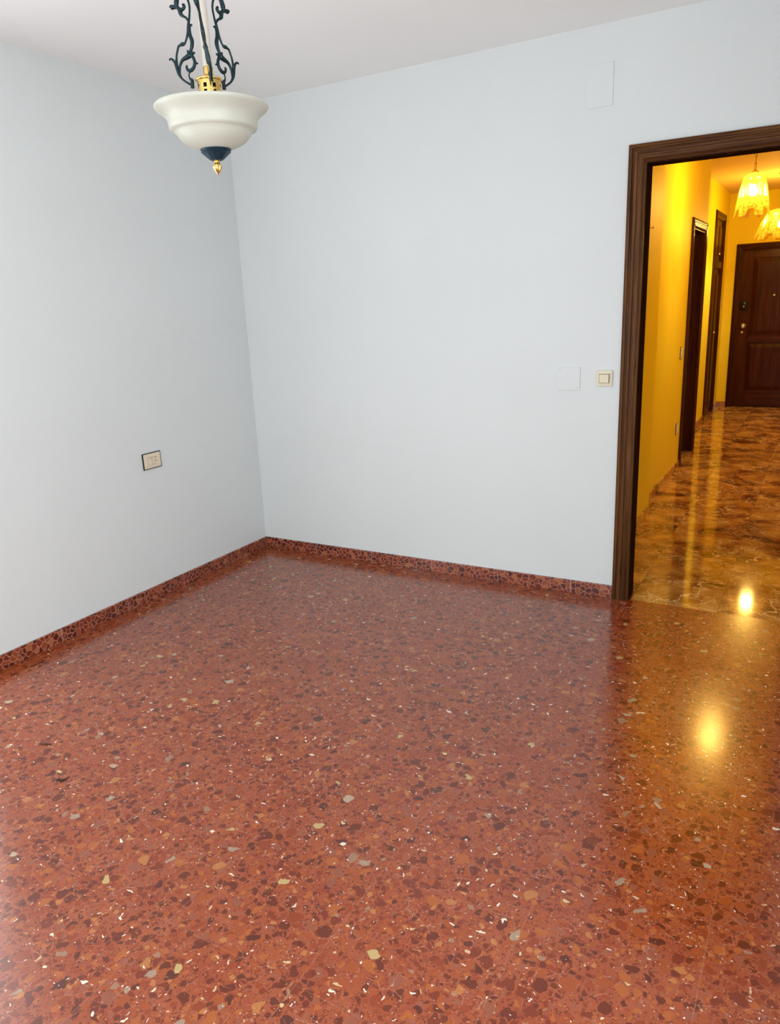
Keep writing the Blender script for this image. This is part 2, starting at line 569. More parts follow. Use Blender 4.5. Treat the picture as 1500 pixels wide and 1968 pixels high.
def tube(bm, pts, seg=8, closed=False):
    """pts: (x, y, z, r)"""
    rings = []
    n = len(pts)
    up = None
    for i, p in enumerate(pts):
        a = Vector(pts[(i - 1) % n if closed else max(i - 1, 0)][:3])
        c = Vector(pts[(i + 1) % n if closed else min(i + 1, n - 1)][:3])
        t = (c - a)
        if t.length < 1e-9:
            t = Vector((0, 0, 1))
        t.normalize()
        if up is None:
            up = t.orthogonal().normalized()
        up = (up - t * up.dot(t))
        if up.length < 1e-6:
            up = t.orthogonal()
        up.normalize()
        s = t.cross(up)
        r = max(p[3], 0.0003)
        rings.append([bm.verts.new(Vector(p[:3]) + (up * math.cos(2 * math.pi * k / seg) + s * math.sin(2 * math.pi * k / seg)) * r) for k in range(seg)])
    for i in range(n if closed else n - 1):
        a, b_ = rings[i], rings[(i + 1) % n]
        for k in range(seg):
            bm.faces.new((a[k], a[(k + 1) % seg], b_[(k + 1) % seg], b_[k]))
    if not closed:
        bm.faces.new(rings[0])
        bm.faces.new(rings[-1])


def sphere(bm, c, r, seg=16, sz=1.0):
    prof = [(r * math.sin(math.pi * i / seg) if 0 < i < seg else 0.0, -r * sz * math.cos(math.pi * i / seg)) for i in range(seg + 1)]
    lathe(bm, prof, seg * 2, c)


# ------------------------------------------------------------ the setting
def struct(name, bm, m, parent=None, mats=None):
    o = obj(name, bm, m, parent, mats=mats)
    if parent is None:
        o['kind'] = 'structure'
    return o


OX0, OX1, OZ = 2.292, 2.985, 2.010           # clear opening of the doorway between the room and the hall
struct('floor', B(-0.25, XR + 0.25, YB - 0.30, 0.012, -0.10, 0.0), M['terrazzo'])
struct('floor_hallway', B(1.55, 3.55, 0.012, 7.20, -0.10, 0.0), M['marble'])
struct('ceiling', B(-0.25, XR + 0.25, YB - 0.30, T / 2, H, H + 0.10), M['ceiling'])
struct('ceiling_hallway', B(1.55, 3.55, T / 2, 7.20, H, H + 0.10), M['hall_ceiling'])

JX0, JX1, JZ = OX0 - 0.03, OX1 + 0.03, OZ + 0.03  # rough opening behind the jamb boards
struct('wall_back', boxes((-0.10, JX0, 0, T / 2, 0, H), (JX1, XR + 0.10, 0, T / 2, 0, H), (JX0, JX1, 0, T / 2, JZ, H)), M['wall'])
struct('wall_hallway_front', boxes((1.55, JX0, T / 2, T, 0, H), (JX1, 3.55, T / 2, T, 0, H), (JX0, JX1, T / 2, T, JZ, H)), M['yellow'])

# unseen door opening added in the right wall to brighten the left wall
LY0, LY1, LZ = -4.30, -2.40, 2.20
TY0, TY1 = -3.58, -1.98      # terrace door in the left wall, just left of the view
struct('wall_left', boxes((-0.10, 0, TY1, 0, 0, H), (-0.10, 0, YB, TY0, 0, H), (-0.10, 0, TY0, TY1, LZ, H)), M['wall'])
struct('wall_right', boxes((XR, XR + 0.10, LY1, 0, 0, H), (XR, XR + 0.10, YB, LY0, 0, H), (XR, XR + 0.10, LY0, LY1, LZ, H)), M['wall'])
RX0, RX1, RZ0, RZ1 = 0.35, 2.45, 0.40, 2.30
struct('wall_rear', boxes((-0.10, RX0, YB - 0.10, YB, 0, H), (RX1, XR + 0.10, YB - 0.10, YB, 0, H),
                          (RX0, RX1, YB - 0.10, YB, 0, RZ0), (RX0, RX1, YB - 0.10, YB, RZ1, H)), M['wall'])
# window frames (open leaves are not needed: slim aluminium sashes)
w1 = thing('window_1', (1.4, YB - 0.05, RZ0), 'white aluminium window in the rear wall', 'window', kind='structure')
obj('window_frame', boxes((-1.05, -1.0, -0.03, 0.03, 0, 1.9), (1.0, 1.05, -0.03, 0.03, 0, 1.9), (-1.0, 1.0, -0.03, 0.03, 0, 0.05),
                          (-1.0, 1.0, -0.03, 0.03, 1.85, 1.9), (-0.03, 0.03, -0.03, 0.03, 0.05, 1.85)), M['alu'], w1)
w2 = thing('added_door', (XR + 0.05, -3.35, 0), 'white aluminium door added in the right wall as a fill light opening', 'window', kind='structure')
obj('window_frame', boxes((-0.03, 0.03, -0.95, -0.90, 0, 2.2), (-0.03, 0.03, 0.90, 0.95, 0, 2.2), (-0.03, 0.03, -0.90, 0.90, 0, 0.05),
                          (-0.03, 0.03, -0.90, 0.90, 2.15, 2.2), (-0.03, 0.03, -0.025, 0.025, 0.05, 2.15)), M['alu'], w2)

w3 = thing('window_3', (-0.05, -2.78, 0), 'white aluminium terrace door in the left wall', 'window', kind='structure')
obj('window_frame', boxes((-0.03, 0.03, -0.80, -0.75, 0, 2.2), (-0.03, 0.03, 0.75, 0.80, 0, 2.2), (-0.03, 0.03, -0.75, 0.75, 0, 0.05),
                          (-0.03, 0.03, -0.75, 0.75, 2.15, 2.2), (-0.03, 0.03, -0.025, 0.025, 0.05, 2.15)), M['alu'], w3)

# hallway shell
HN, HM, HF = 2.065, 2.003, 1.850              # faces of the three stretches of the hall's left wall
Y1, Y2, YE = 1.620, 4.030, 6.970
D1a, D1b, D1z = 3.235, 3.895, 1.965           # rough opening of the first side door
D2a, D2b, D2z = 5.80, 6.50, 2.235             # closet opening
struct('wall_hallway_left', boxes(
    (1.55, HN, T, Y1, 0, H), (1.55, HM, Y1, D1a, 0, H), (1.55, HM, D1b, Y2, 0, H), (1.55, HM, D1a, D1b, D1z, H),
    (1.55, HF, Y2, D2a, 0, H), (1.55, HF, D2b, YE, 0, H), (1.55, HF, D2a, D2b, D2z, H),
    (1.55, 1.88, D1a, D1b, 0, D1z), (1.55, 1.78, D2a, D2b, 0, D2z)), M['yellow'])
struct('wall_hallway_right', B(3.32, 3.55, T, YE, 0, H), M['yellow'])
FX0, FX1, FZ = 2.030, 3.000, 1.915            # front door rough opening
struct('wall_hallway_end', boxes((1.55, FX0, YE, YE + 0.2, 0, H), (FX1, 3.55, YE, YE + 0.2, 0, H), (FX0, FX1, YE, YE + 0.2, FZ, H),
                                 (FX0, FX1, YE + 0.10, YE + 0.2, 0, FZ)), M['yellow'])

# skirting: 40 cm terrazzo pieces with open pale joints
BH, BT = 0.066, 0.012


def skirt(name, run, a0, a1, first, face, mats, thick=BT, h=BH, sgn=1, gap=0.0035, step=0.4):
    """run: axis of the run, face: coordinate of the wall face, sgn: side it sticks out to"""
    bm = bmesh.new()
    cuts = [a0]
    c = first
    while c < a1 - 0.02:
        if c > a0 + 0.02:
            cuts.append(c)
        c += step
    cuts.append(a1)
    for s, e in zip(cuts, cuts[1:]):
        p, q = s + (gap / 2 if s > a0 else 0), e - (gap / 2 if e < a1 else 0)
        lo, hi = sorted((face, face + sgn * thick))
        if run == 0:
            box(bm, p, q, lo, hi, 0, h, bev=0.0012)
        else:
            box(bm, lo, hi, p, q, 0, h, bev=0.0012)
    lo, hi = sorted((face, face + sgn * thick * 0.8))
    n0 = len(bm.faces)
    bm.faces.ensure_lookup_table()
    if run == 0:
        box(bm, a0 + .002, a1 - .002, lo, hi, 0, h - 0.001, mi=1)
    else:
        box(bm, lo, hi, a0 + .002, a1 - .002, 0, h - 0.001, mi=1)
    o = obj(name, bm, mats=mats)
    o['kind'] = 'structure'
    return o


skirt('baseboard_back', 0, 0.0, 2.212, 0.4, 0.0, [M['base_x'], M['grout']], sgn=-1)
skirt('baseboard_left', 1, TY1, -BT, -1.95, 0.0, [M['base_y'], M['grout']])
skirt('baseboard_rear', 0, 0.0, XR, 0.4, YB, [M['base_x'], M['grout']])
skirt('baseboard_right', 1, LY1, -BT, -2.2, XR, [M['base_y'], M['grout']], sgn=-1)
skirt('baseboard_hallway_near', 1, T, Y1, 0.5, HN, [M['marble_skirt'], M['grout']], 0.014, 0.066, gap=0.0012)
skirt('baseboard_hallway_middle', 1, Y1, 3.168, 2.0, HM, [M['marble_skirt'], M['grout']], 0.014, 0.066, gap=0.0012)
skirt('baseboard_hallway_far', 1, Y2 + 0.01, 5.735, 4.4, HF, [M['marble_skirt'], M['grout']], 0.014, 0.066, gap=0.0012)
skirt('baseboard_hallway_corner', 1, 6.565, YE, 6.8, HF, [M['marble_skirt'], M['grout']], 0.014, 0.066, gap=0.0012)
skirt('baseboard_hallway_end', 0, HF + 0.014, 1.962, 2.4, YE, [M['marble_skirt'], M['grout']], 0.014, 0.066, sgn=-1, gap=0.0012)


# ------------------------------------------------------------ doors
PROF = [(0, 0.0), (0, 0.014), (0.002, 0.0165), (0.008, 0.0185), (0.016, 0.0185), (0.0185, 0.0125), (0.0225, 0.012), (0.027, 0.018), (0.034, 0.0195),
        (0.041, 0.018), (0.044, 0.012), (0.049, 0.0115), (0.052, 0.0165), (0.058, 0.0175), (0.064, 0.016), (0.068, 0.012), (0.072, 0.009), (0.078, 0.0085), (0.080, 0.007), (0.080, 0.0)]


def casing_piece(kind, a0, a1, zt, W, mapf, z0=0.0, zb=None):
    """moulded casing with mitred corners. a0, a1: outer edges; zt: outer top; mapf(a, d, z) -> point"""
    k = W / 0.080
    bm = bmesh.new()
    rows = []
    for u, d in PROF:
        u *= k
        if kind == 'left':
            rows.append([(a0 + u, d, z0), (a0 + u, d, zt - u)])
        elif kind == 'right':
            rows.append([(a1 - u, d, z0), (a1 - u, d, zt - u)])
        else:
            rows.append([(a0 + u, d, zt - u), (a1 - u, d, zt - u)])
    vr = [[bm.verts.new(mapf(*p)) for p in r] for r in rows]
    n = len(vr)
    for i in range(n):
        j = (i + 1) % n
        bm.faces.new((vr[i][0], vr[i][1], vr[j][1], vr[j][0]))
    bm.faces.new([r[0] for r in vr])
    bm.faces.new([r[1] for r in vr])
    return bm


def door_frame(root, a0, a1, zt, W, mapf, mv, mh, depth=None, jt=0.022, mj=None):
    """casing + jamb boards around an opening; local frame of root is the world frame shifted by root.location"""
    L = root.location

    def mp(a, d, z):
        return Vector(mapf(a, d, z)) - L
    for kd in ('left', 'right'):
        obj('side_casing', casing_piece(kd, a0, a1, zt, W, mp), mv, root, smooth=True)
    obj('head_casing', casing_piece('head', a0, a1, zt, W, mp), mh, root, smooth=True)
    if depth:
        ia, ib, iz = a0 + W, a1 - W, zt - W

        def bx(p0, p1, d0, d1, q0, q1, bev=0.0015):
            bm = bmesh.new()
            A, C = mp(p0, d0, q0), mp(p1, d1, q1)
            box(bm, min(A.x, C.x), max(A.x, C.x), min(A.y, C.y), max(A.y, C.y), min(A.z, C.z), max(A.z, C.z), bev=bev)
            return bm
        e = 0.004
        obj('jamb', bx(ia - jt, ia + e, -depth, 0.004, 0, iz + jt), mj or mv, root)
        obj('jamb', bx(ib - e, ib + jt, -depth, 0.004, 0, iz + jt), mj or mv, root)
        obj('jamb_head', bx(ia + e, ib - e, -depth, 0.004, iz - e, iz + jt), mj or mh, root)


# door_1: open doorway from the room to the hall (no leaf in view)
d1 = thing('door_1', (2.6385, 0, 0), 'moulded dark brown wooden frame around the open doorway to the yellow hallway', 'door frame', kind='structure')
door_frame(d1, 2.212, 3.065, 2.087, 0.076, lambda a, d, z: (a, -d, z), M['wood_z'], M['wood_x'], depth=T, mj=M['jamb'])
for kd in ('left', 'right'):
    obj('side_casing', casing_piece(kd, 2.212, 3.065, 2.087, 0.076, lambda a, d, z: (a - 2.6385, T + d * 0.6, z)), M['wood_z'], d1, smooth=True)
obj('head_casing', casing_piece('head', 2.212, 3.065, 2.087, 0.076, lambda a, d, z: (a - 2.6385, T + d * 0.6, z)), M['wood_x'], d1, smooth=True)

# door_2: first side door of the hall, recessed leaf
d2 = thing('door_2', (HM, 3.565, 0), 'narrow dark red-brown door with deep frame, first on the hallway left wall', 'door', kind='structure')
door_frame(d2, 3.165, 3.965, 2.035, 0.078, lambda a, d, z: (HM + d, a, z), M['red_z'], M['red_y'], depth=0.12)
obj('door_leaf', boxes((-0.118, -0.078, -0.322, 0.322, 0.004, 1.955), bev=0.002), M['red_z'], d2)
for z0, z1 in ((0.15, 0.85), (1.0, 1.80)):
    obj('door_panel', boxes((-0.080, -0.068, -0.22, 0.22, z0, z1), bev=0.004), M['red_z'], d2)

# door_3: closet with an upper cupboard, near the hall's end
d3 = thing('door_3', (HF, 6.15, 0), 'tall dark wooden closet door with upper cupboard, nearest the front door', 'door', kind='structure')
door_frame(d3, 5.735, 6.565, 2.300, 0.072, lambda a, d, z: (HF + d, a, z), M['red_z'], M['red_y'], depth=0.045)
obj('cross_rail', boxes((-0.035, 0.010, -0.343, 0.343, 1.70, 1.775), bev=0.003), M['red_y'], d3)
for z0, z1, n in ((0.005, 1.698, 'door_leaf'), (1.778, 2.226, 'cupboard_leaf')):
    for s in (0, 1):
        ya, yb = (-0.343, -0.002) if s == 0 else (0.002, 0.343)
        lf = obj(n, boxes((-0.035, -0.010, ya, yb, z0, z1), bev=0.002), M['red_z'], d3)
        obj('leaf_panel', boxes((-0.012, -0.003, ya + 0.06, yb - 0.06, z0 + 0.07, z1 - 0.07), bev=0.004), M['red_z'], lf)
        bm = bmesh.new()
        kz = 0.98 if n == 'door_leaf' else 1.855
        sphere(bm, (0.012, yb - 0.03 if s == 0 else ya + 0.03, kz), 0.013, 8)
        box(bm, -0.011, 0.006, (yb - 0.034 if s == 0 else ya + 0.026), (yb - 0.026 if s == 0 else ya + 0.034), kz - 0.004, kz + 0.004)
        obj('knob', bm, M['chrome'], lf, smooth=True)

# door_4: front door at the far end
FXc = 2.515
d4 = thing('door_4', (FXc, YE, 0), 'panelled mahogany front door at the far end of the hallway', 'door', kind='structure')
door_frame(d4, 1.962, 3.068, 1.985, 0.074, lambda a, d, z: (a, YE - d, z), M['red_z'], M['red_x'], depth=0.06)
leafx0, leafx1 = -0.475, 0.475
leaf = obj('door_leaf', boxes((leafx0, leafx1, 0.018, 0.058, 0.004, 1.905)), M['red_z'], d4)
xs0, xs1 = leafx0 + 0.125, leafx1 - 0.125
zr = [(0.004, 0.215), (0.795, 0.900), (1.815, 1.905)]
obj('door_stile', boxes((leafx0, xs0, 0.004, 0.020, 0.004, 1.905), bev=0.002), M['red_z'], leaf)
obj('door_stile', boxes((xs1, leafx1, 0.004, 0.020, 0.004, 1.905), bev=0.002), M['red_z'], leaf)
for z0, z1 in zr:
    obj('door_rail', boxes((xs0, xs1, 0.004, 0.020, z0, z1), bev=0.002), M['red_x'], leaf)
for z0, z1 in ((0.215, 0.795), (0.900, 1.815)):
    bm = bmesh.new()
    # raised panel with sloping border
    o4 = [(xs0 + .004, z0 + .004), (xs1 - .004, z0 + .004), (xs1 - .004, z1 - .004), (xs0 + .004, z1 - .004)]
    g = 0.05
    i4 = [(xs0 + g, z0 + g), (xs1 - g, z0 + g), (xs1 - g, z1 - g), (xs0 + g, z1 - g)]
    vo0 = [bm.verts.new((x, 0.019, z)) for x, z in o4]
    vo = [bm.verts.new((x, 0.016, z)) for x, z in o4]
    vi = [bm.verts.new((x, 0.007, z)) for x, z in i4]
    bm.faces.new(vi)
    bm.faces.new(vo0)
    for i in range(4):
        j = (i + 1) % 4
        bm.faces.new((vo[i], vo[j], vi[j], vi[i]))
        bm.faces.new((vo0[i], vo0[j], vo[j], vo[i]))
    obj('door_panel', bm, M['red_z'], leaf)
bm = bmesh.new()
lx = 2.085 - FXc
sg = [(0.046, 0.0), (0.046, 0.014), (0.040, 0.022), (0.016, 0.024), (0.0, 0.024)]
lathe(bm, sg, 24)
box(bm, -0.036, 0.036, -0.062, 0.046, 0.0, 0.016, bev=0.004)
bmesh.ops.rotate(bm, verts=bm.verts, matrix=Matrix.Rotation(math.radians(90), 3, 'X'))
bmesh.ops.translate(bm, verts=bm.verts, vec=(lx, 0.004, 1.262))
lock = obj('security_lock', bm, M['black'], leaf, smooth=True)
tag(lock, 'black security lock')
bm = bmesh.new()
sphere(bm, (lx + 0.008, -0.024, 1.243), 0.012, 8)
obj('lock_turn', bm, M['chrome'], lock, smooth=True)
bm = bmesh.new()
lathe(bm, [(0.0, 0.0), (0.030, 0.0), (0.030, 0.006), (0.012, 0.010), (0.010, 0.030), (0.022, 0.038), (0.027, 0.050), (0.022, 0.062), (0.0, 0.066)], 24)
bmesh.ops.rotate(bm, verts=bm.verts, matrix=Matrix.Rotation(math.radians(90), 3, 'X'))
bmesh.ops.translate(bm, verts=bm.verts, vec=(lx + 0.012, 0.004, 1.01))
kn = obj('door_knob', bm, M['chrome'], leaf, smooth=True)
bm = bmesh.new()
lathe(bm, [(0.0, 0.0), (0.013, 0.0), (0.013, 0.008), (0.0, 0.008)], 20)
bmesh.ops.rotate(bm, verts=bm.verts, matrix=Matrix.Rotation(math.radians(90), 3, 'X'))
bmesh.ops.translate(bm, verts=bm.verts, vec=(lx + 0.008, 0.004, 0.935))
obj('keyhole_cover', bm, M['chrome'], leaf, smooth=True)
bm = bmesh.new()
lathe(bm, [(0.0, 0.0), (0.011, 0.0), (0.011, 0.006), (0.0, 0.008)], 20)
bmesh.ops.rotate(bm, verts=bm.verts, matrix=Matrix.Rotation(math.radians(90), 3, 'X'))
bmesh.ops.translate(bm, verts=bm.verts, vec=(2.42 - FXc, 0.007, 1.369))
obj('peephole', bm, M['chrome'], leaf, smooth=True)

# ------------------------------------------------------------ wall plates and switches
# light switch beside the doorway (local: x right, y towards the room is negative)
sw = thing('light_switch', (2.138, 0, 1.0965), 'square ivory light switch on the white wall beside the wooden doorway', 'light switch')
bm = boxes((-0.037, 0.037, -0.009, 0.0, -0.037, 0.037), bev=0.003)
obj('outer_frame', bm, M['ivory'], sw)
bm = boxes((-0.027, 0.027, -0.012, -0.008, -0.027, 0.027), bev=0.0012)
obj('inner_frame', bm, M['ivory'], sw)
obj('gap', boxes((-0.0245, 0.0245, -0.0124, -0.010, -0.0215, 0.0215)), M['slit_shade'], sw)  # dark backing piece painted as the shadow line round the rocker
bm = bmesh.new()
v = box(bm, -0.022, 0.022, -0.015, -0.011, -0.019, 0.019)
for q in v:
    if q.co.y < -0.012 and q.co.x > 0:
        q.co.y -= 0.004
obj('rocker', bm, M['ivory'], sw)

bp_ = thing('blank_cover_plate', (1.9655, 0, 1.0935), 'square white painted blank cover plate left of the ivory light switch', 'cover plate')
obj('plate', boxes((-0.057, 0.057, -0.004, 0.0, -0.055, 0.055), bev=0.0018), M['plate'], bp_)
for sx_, sz_ in ((-0.042, 0.042), (0.044, -0.042)):
    bm = bmesh.new()
    lathe(bm, [(0.0, 0.0), (0.004, 0.0), (0.0035, 0.0015), (0.0, 0.0015)], 14)
    bmesh.ops.rotate(bm, verts=bm.verts, matrix=Matrix.Rotation(math.radians(90), 3, 'X'))
    bmesh.ops.translate(bm, verts=bm.verts, vec=(sx_, -0.0036, sz_))
    obj('screw', bm, M['screw'], bp_)

hp = obj('junction_box_cover', boxes((-0.058, 0.058, -0.0035, 0.0, -0.085, 0.085), bev=0.0016), M['plate'], loc=(2.076, 0, 2.340))
tag(hp, 'upright white painted junction box cover high on the wall above the doorway corner', 'cover plate')

# switch and socket plate on the left wall
ls = thing('wall_socket', (0, -0.863, 0.740), 'cream plate with two rockers and a small socket on the left white wall', 'socket')
obj('plate', boxes((0.0, 0.009, -0.0575, 0.0575, -0.039, 0.039), bev=0.003), M['cream'], ls)
obj('backing_box_rim', boxes((0.0, 0.0075, -0.0610, 0.0610, -0.0425, 0.0425), bev=0.001), M['near_black'], ls)
obj('inner_frame', boxes((0.008, 0.0105, -0.043, 0.043, -0.026, 0.026), bev=0.001), M['cream'], ls)
for k_, (ya, yb) in enumerate(((-0.030, -0.013), (-0.010, 0.008))):
    obj('gap', boxes((0.009, 0.0109, ya - 0.0013, yb + 0.0013, -0.0195, 0.0195)), M['slit_shade'], ls)  # shadow slit beside each rocker, drawn as a dark piece
    bm = bmesh.new()
    v = box(bm, 0.009, 0.014, ya, yb, -0.018, 0.018)
    for q in v:
        if q.co.x > 0.012 and ((q.co.z > 0) == bool(k_)):
            q.co.x += 0.004
    obj('rocker', bm, M['cream'], ls)
for z in (-0.003, 0.015):
    bm = bmesh.new()
    lathe(bm, [(0.0, 0.0), (0.0028, 0.0), (0.0028, 0.0006), (0.0, 0.0006)], 12)
    bmesh.ops.rotate(bm, verts=bm.verts, matrix=Matrix.Rotation(math.radians(90), 3, 'Y'))
    bmesh.ops.translate(bm, verts=bm.verts, vec=(0.0106, 0.021, z))
    obj('pin_hole', bm, M['near_black'], ls)
obj('socket_insert', boxes((0.009, 0.0112, 0.012, 0.030, -0.018, 0.0215)), M['cream'], ls)
for o_ in list(ls.children):
    if o_.name.startswith('pin_hole'):
        o_.location = (0.0010, 0, 0)

# hallway switch and socket
for nm, z, lab, cat in (('light_switch', 0.985, 'small ivory switch on the yellow hallway wall before the first side door', 'light switch'),
                        ('wall_socket', 0.360, 'small ivory socket low on the yellow hallway wall before the first side door', 'socket')):
    hs = thing(nm, (HM, 2.995, z), lab, cat)
    obj('plate', boxes((0.0, 0.010, -0.041, 0.041, -0.043, 0.043), bev=0.003), M['ivory'], hs)
    obj('backing_box_rim', boxes((0.0, 0.004, -0.046, 0.045, -0.048, 0.047), bev=0.001), M['near_black'], hs)
    if nm == 'light_switch':
        obj('rocker', boxes((0.009, 0.014, -0.022, 0.022, -0.026, 0.026), bev=0.001), M['ivory'], hs)
    else:
        bm = bmesh.new()
        lathe(bm, [(0.0, 0.0), (0.022, 0.0), (0.020, 0.004), (0.017, 0.004), (0.016, 0.001), (0.0, 0.001)], 24)
        bmesh.ops.rotate(bm, verts=bm.verts, matrix=Matrix.Rotation(math.radians(90), 3, 'Y'))
        bmesh.ops.translate(bm, verts=bm.verts, vec=(0.0098, 0, 0))
        obj('socket_insert', bm, M['ivory'], hs)

bm = bmesh.new()
tube(bm, [(0, 0, 0, 0.0022), (0.014, 0, 0.002, 0.0022)], 8)
tube(bm, [(0.013, 0, 0.002, 0.0055), (0.017, 0, 0.002, 0.0055)], 10)
nl = obj('wall_nail', bm, M['chain'], loc=(HN, 1.263, 1.838))
tag(nl, 'small nail in the yellow hallway wall close to the doorway frame', 'nail')

# two dark scraps on the floor
bm = bmesh.new()
tube(bm, spline([(-0.020, -0.010, 0.0025, 0.0014), (-0.004, -0.001, 0.003, 0.0024), (0.008, 0.003, 0.003, 0.0024), (0.022, 0.010, 0.0025, 0.0016)], 5), 6)
tw = obj('twig_scrap', bm, M['twig'], loc=(0.707, -1.957, 0), smooth=True)
bm = bmesh.new()
for a_, h_ in ((-0.011, 0.014), (0.0, 0.016), (0.010, 0.034)):
    tube(bm, [(a_, 0, 0.002, 0.0020), (a_ + 0.003, h_, 0.0022, 0.0013)], 6)
tube(bm, [(-0.013, 0, 0.0020, 0.0016), (0.012, 0, 0.0020, 0.0016)], 6)
tw2 = obj('dry_leaf_scrap', bm, M['twig'], loc=(0.9, -2.1, 0))
tag(tw, 'thin straight dark twig scrap on the red floor at the left', 'twig')
tag(tw2, 'tiny comb-shaped dark scrap on the red floor below the twig', 'debris')


def on_floor(px, py):
    d = f_ * 1435.03 + r_ * (px - 750) - u_ * (py - 984)
    t = -CAM.z / d.z
    return CAM + d * t


tw.location = on_floor(87, 1431)
tw2.location = on_floor(112, 1502)

# ------------------------------------------------------------ bowl pendant in the room
PX = 748.0
LC = Vector((1.543, -1.883, 2.007))
lamp = thing('ceiling_lamp', LC, 'opal glass bowl pendant with dark green scrolled iron arms and brass fittings', 'ceiling lamp')


def pz(v):
    return v / 784.0


outer = [(111, 0), (112.5, -2.5), (112, -5), (109, -8.5), (103, -13), (96, -18.5), (91, -24), (88.5, -30), (87.5, -37), (87, -43), (85, -46.5), (80, -48.5),
         (76, -52), (73.5, -58), (70.5, -64), (65, -72), (57, -79.5), (47, -86), (37, -91), (28, -94)]
inner = [(25, -91), (35, -88), (45, -83), (54.5, -76.5), (62, -69), (67.5, -61.5), (71, -54), (74, -48), (80, -44.5), (84, -42), (84.5, -36), (85.5, -29), (88, -22.5),
         (93.5, -16.5), (101, -11), (107, -6.5), (109, -3)]
P = [(r / PX, pz(z if z > -46 else -46 + (z + 46) * 0.78)) for r, z in outer + inner]
bm = bmesh.new()
lathe(bm, P, 72, close=True)
obj('glass_bowl', bm, M['opal'], lamp, smooth=True)
# dark cup under the bowl: turned with leaf-like ridges
cp = [(0, -92), (30.5, -92), (31, -94.5), (29, -97), (30, -99), (27, -101.5), (24, -104), (22.5, -105.5), (19, -109), (15, -113), (12.5, -115), (9, -116.5), (0, -116.5)]
bm = bmesh.new()
seg = 48
rings = []
cp = [(r, -82 + (z + 92) * 0.94) for r, z in cp]
for k_, (r, z) in enumerate(cp):
    rr = r / PX
    if r == 0:
        rings.append([bm.verts.new((0, 0, pz(z)))])
    else:
        rings.append([bm.verts.new((rr * (1 + (0.035 * math.cos(12 * 2 * math.pi * i / seg) if 5 < k_ < 11 else 0)) * math.cos(2 * math.pi * i / seg),
                                    rr * (1 + (0.035 * math.cos(12 * 2 * math.pi * i / seg) if 5 < k_ < 11 else 0)) * math.sin(2 * math.pi * i / seg), pz(z))) for i in range(seg)])
for a, b_ in zip(rings, rings[1:]):
    for i in range(seg):
        j = (i + 1) % seg
        if len(a) == 1:
            bm.faces.new((a[0], b_[i], b_[j]))
        elif len(b_) == 1:
            bm.faces.new((a[i], a[j], b_[0]))
        else:
            bm.faces.new((a[i], a[j], b_[j], b_[i]))
cup = obj('bottom_cup', bm, M['cup'], lamp, smooth=True)
# brass finial: fluted drop
fp = [(0, -115), (6, -115), (6.5, -117), (5, -118.5), (6, -120), (5.5, -121), (6.5, -123), (8, -127), (8.2, -130), (7.4, -134), (5.6, -138), (3.4, -142), (1.6, -144.5), (0.8, -147), (0, -147.5)]
bm = bmesh.new()
rings = []
seg = 40
fp = [(r, -82 + (z + 92) * 0.92) for r, z in fp]
for k_, (r, z) in enumerate(fp):
    if r == 0:
        rings.append([bm.verts.new((0, 0, pz(z)))])
    else:
        amp = 0.10 if 6 <= k_ <= 12 else 0
        rings.append([bm.verts.new((r / PX * (1 + amp * math.cos(8 * 2 * math.pi * i / seg)) * math.cos(2 * math.pi * i / seg),
                                    r / PX * (1 + amp * math.cos(8 * 2 * math.pi * i / seg)) * math.sin(2 * math.pi * i / seg), pz(z))) for i in range(seg)])
for a, b_ in zip(rings, rings[1:]):
    for i in range(seg):
        j = (i + 1) % seg
        if len(a) == 1:
            bm.faces.new((a[0], b_[i], b_[j]))
        elif len(b_) == 1:
            bm.faces.new((a[i], a[j], b_[0]))
        else:
            bm.faces.new((a[i], a[j], b_[j], b_[i]))
obj('finial', bm, M['brass'], cup, smooth=True)

# brass gallery: body with windows, collar, neck
bm = bmesh.new()
nwin = 8
R0 = 23 / PX
zt_, zb_ = pz(47), pz(14)
seg = 64
for i in range(seg):
    a0 = 2 * math.pi * i / seg
    a1 = 2 * math.pi * (i + 1) / seg
    bands = [(zb_, pz(20)), (pz(20), pz(27)), (pz(27), pz(31)), (pz(31), pz(39)), (pz(39), zt_)]
    for bi, (q0, q1) in enumerate(bands):
        if bi in (1, 3) and (i % 8) in (2, 3, 4):
            continue
        vs = []
        for rr in (R0, R0 * 0.93):
            for aa in (a0, a1):
                for qq in (q0, q1):
                    vs.append(bm.verts.new((rr * math.cos(aa), rr * math.sin(aa), qq)))
        for idx in ((0, 1, 3, 2), (4, 6, 7, 5), (0, 4, 5, 1), (2, 3, 7, 6), (0, 2, 6, 4), (1, 5, 7, 3)):
            bm.faces.new([vs[x] for x in idx])
bmesh.ops.remove_doubles(bm, verts=bm.verts, dist=1e-6)
obj('brass_gallery', bm, M['brass'], lamp)
bm = bmesh.new()
lathe(bm, [(0, pz(13)), (14 / PX, pz(13)), (14 / PX, pz(47)), (0, pz(47))], 32)
obj('lamp_holder', bm, M['near_black'], lamp, smooth=True)
bm = bmesh.new()
lathe(bm, [(r / PX, pz(z)) for r, z in [(0, 46), (25, 46), (26.5, 47.5), (26.5, 49.5), (25, 51), (21, 52), (15, 54), (12, 56), (10, 58), (9.5, 60), (9.5, 71), (8.5, 72), (8.5, 74), (0, 74)]], 48)
obj('brass_collar', bm, M['brass'], lamp, smooth=True)
bm = bmesh.new()
lathe(bm, [(r / PX, pz(z)) for r, z in [(0, -4), (34, -4), (36, -2), (36, 2), (34, 4), (28, 6), (26, 14), (0, 14)]], 48)
obj('brass_base', bm, M['brass'], lamp, smooth=True)
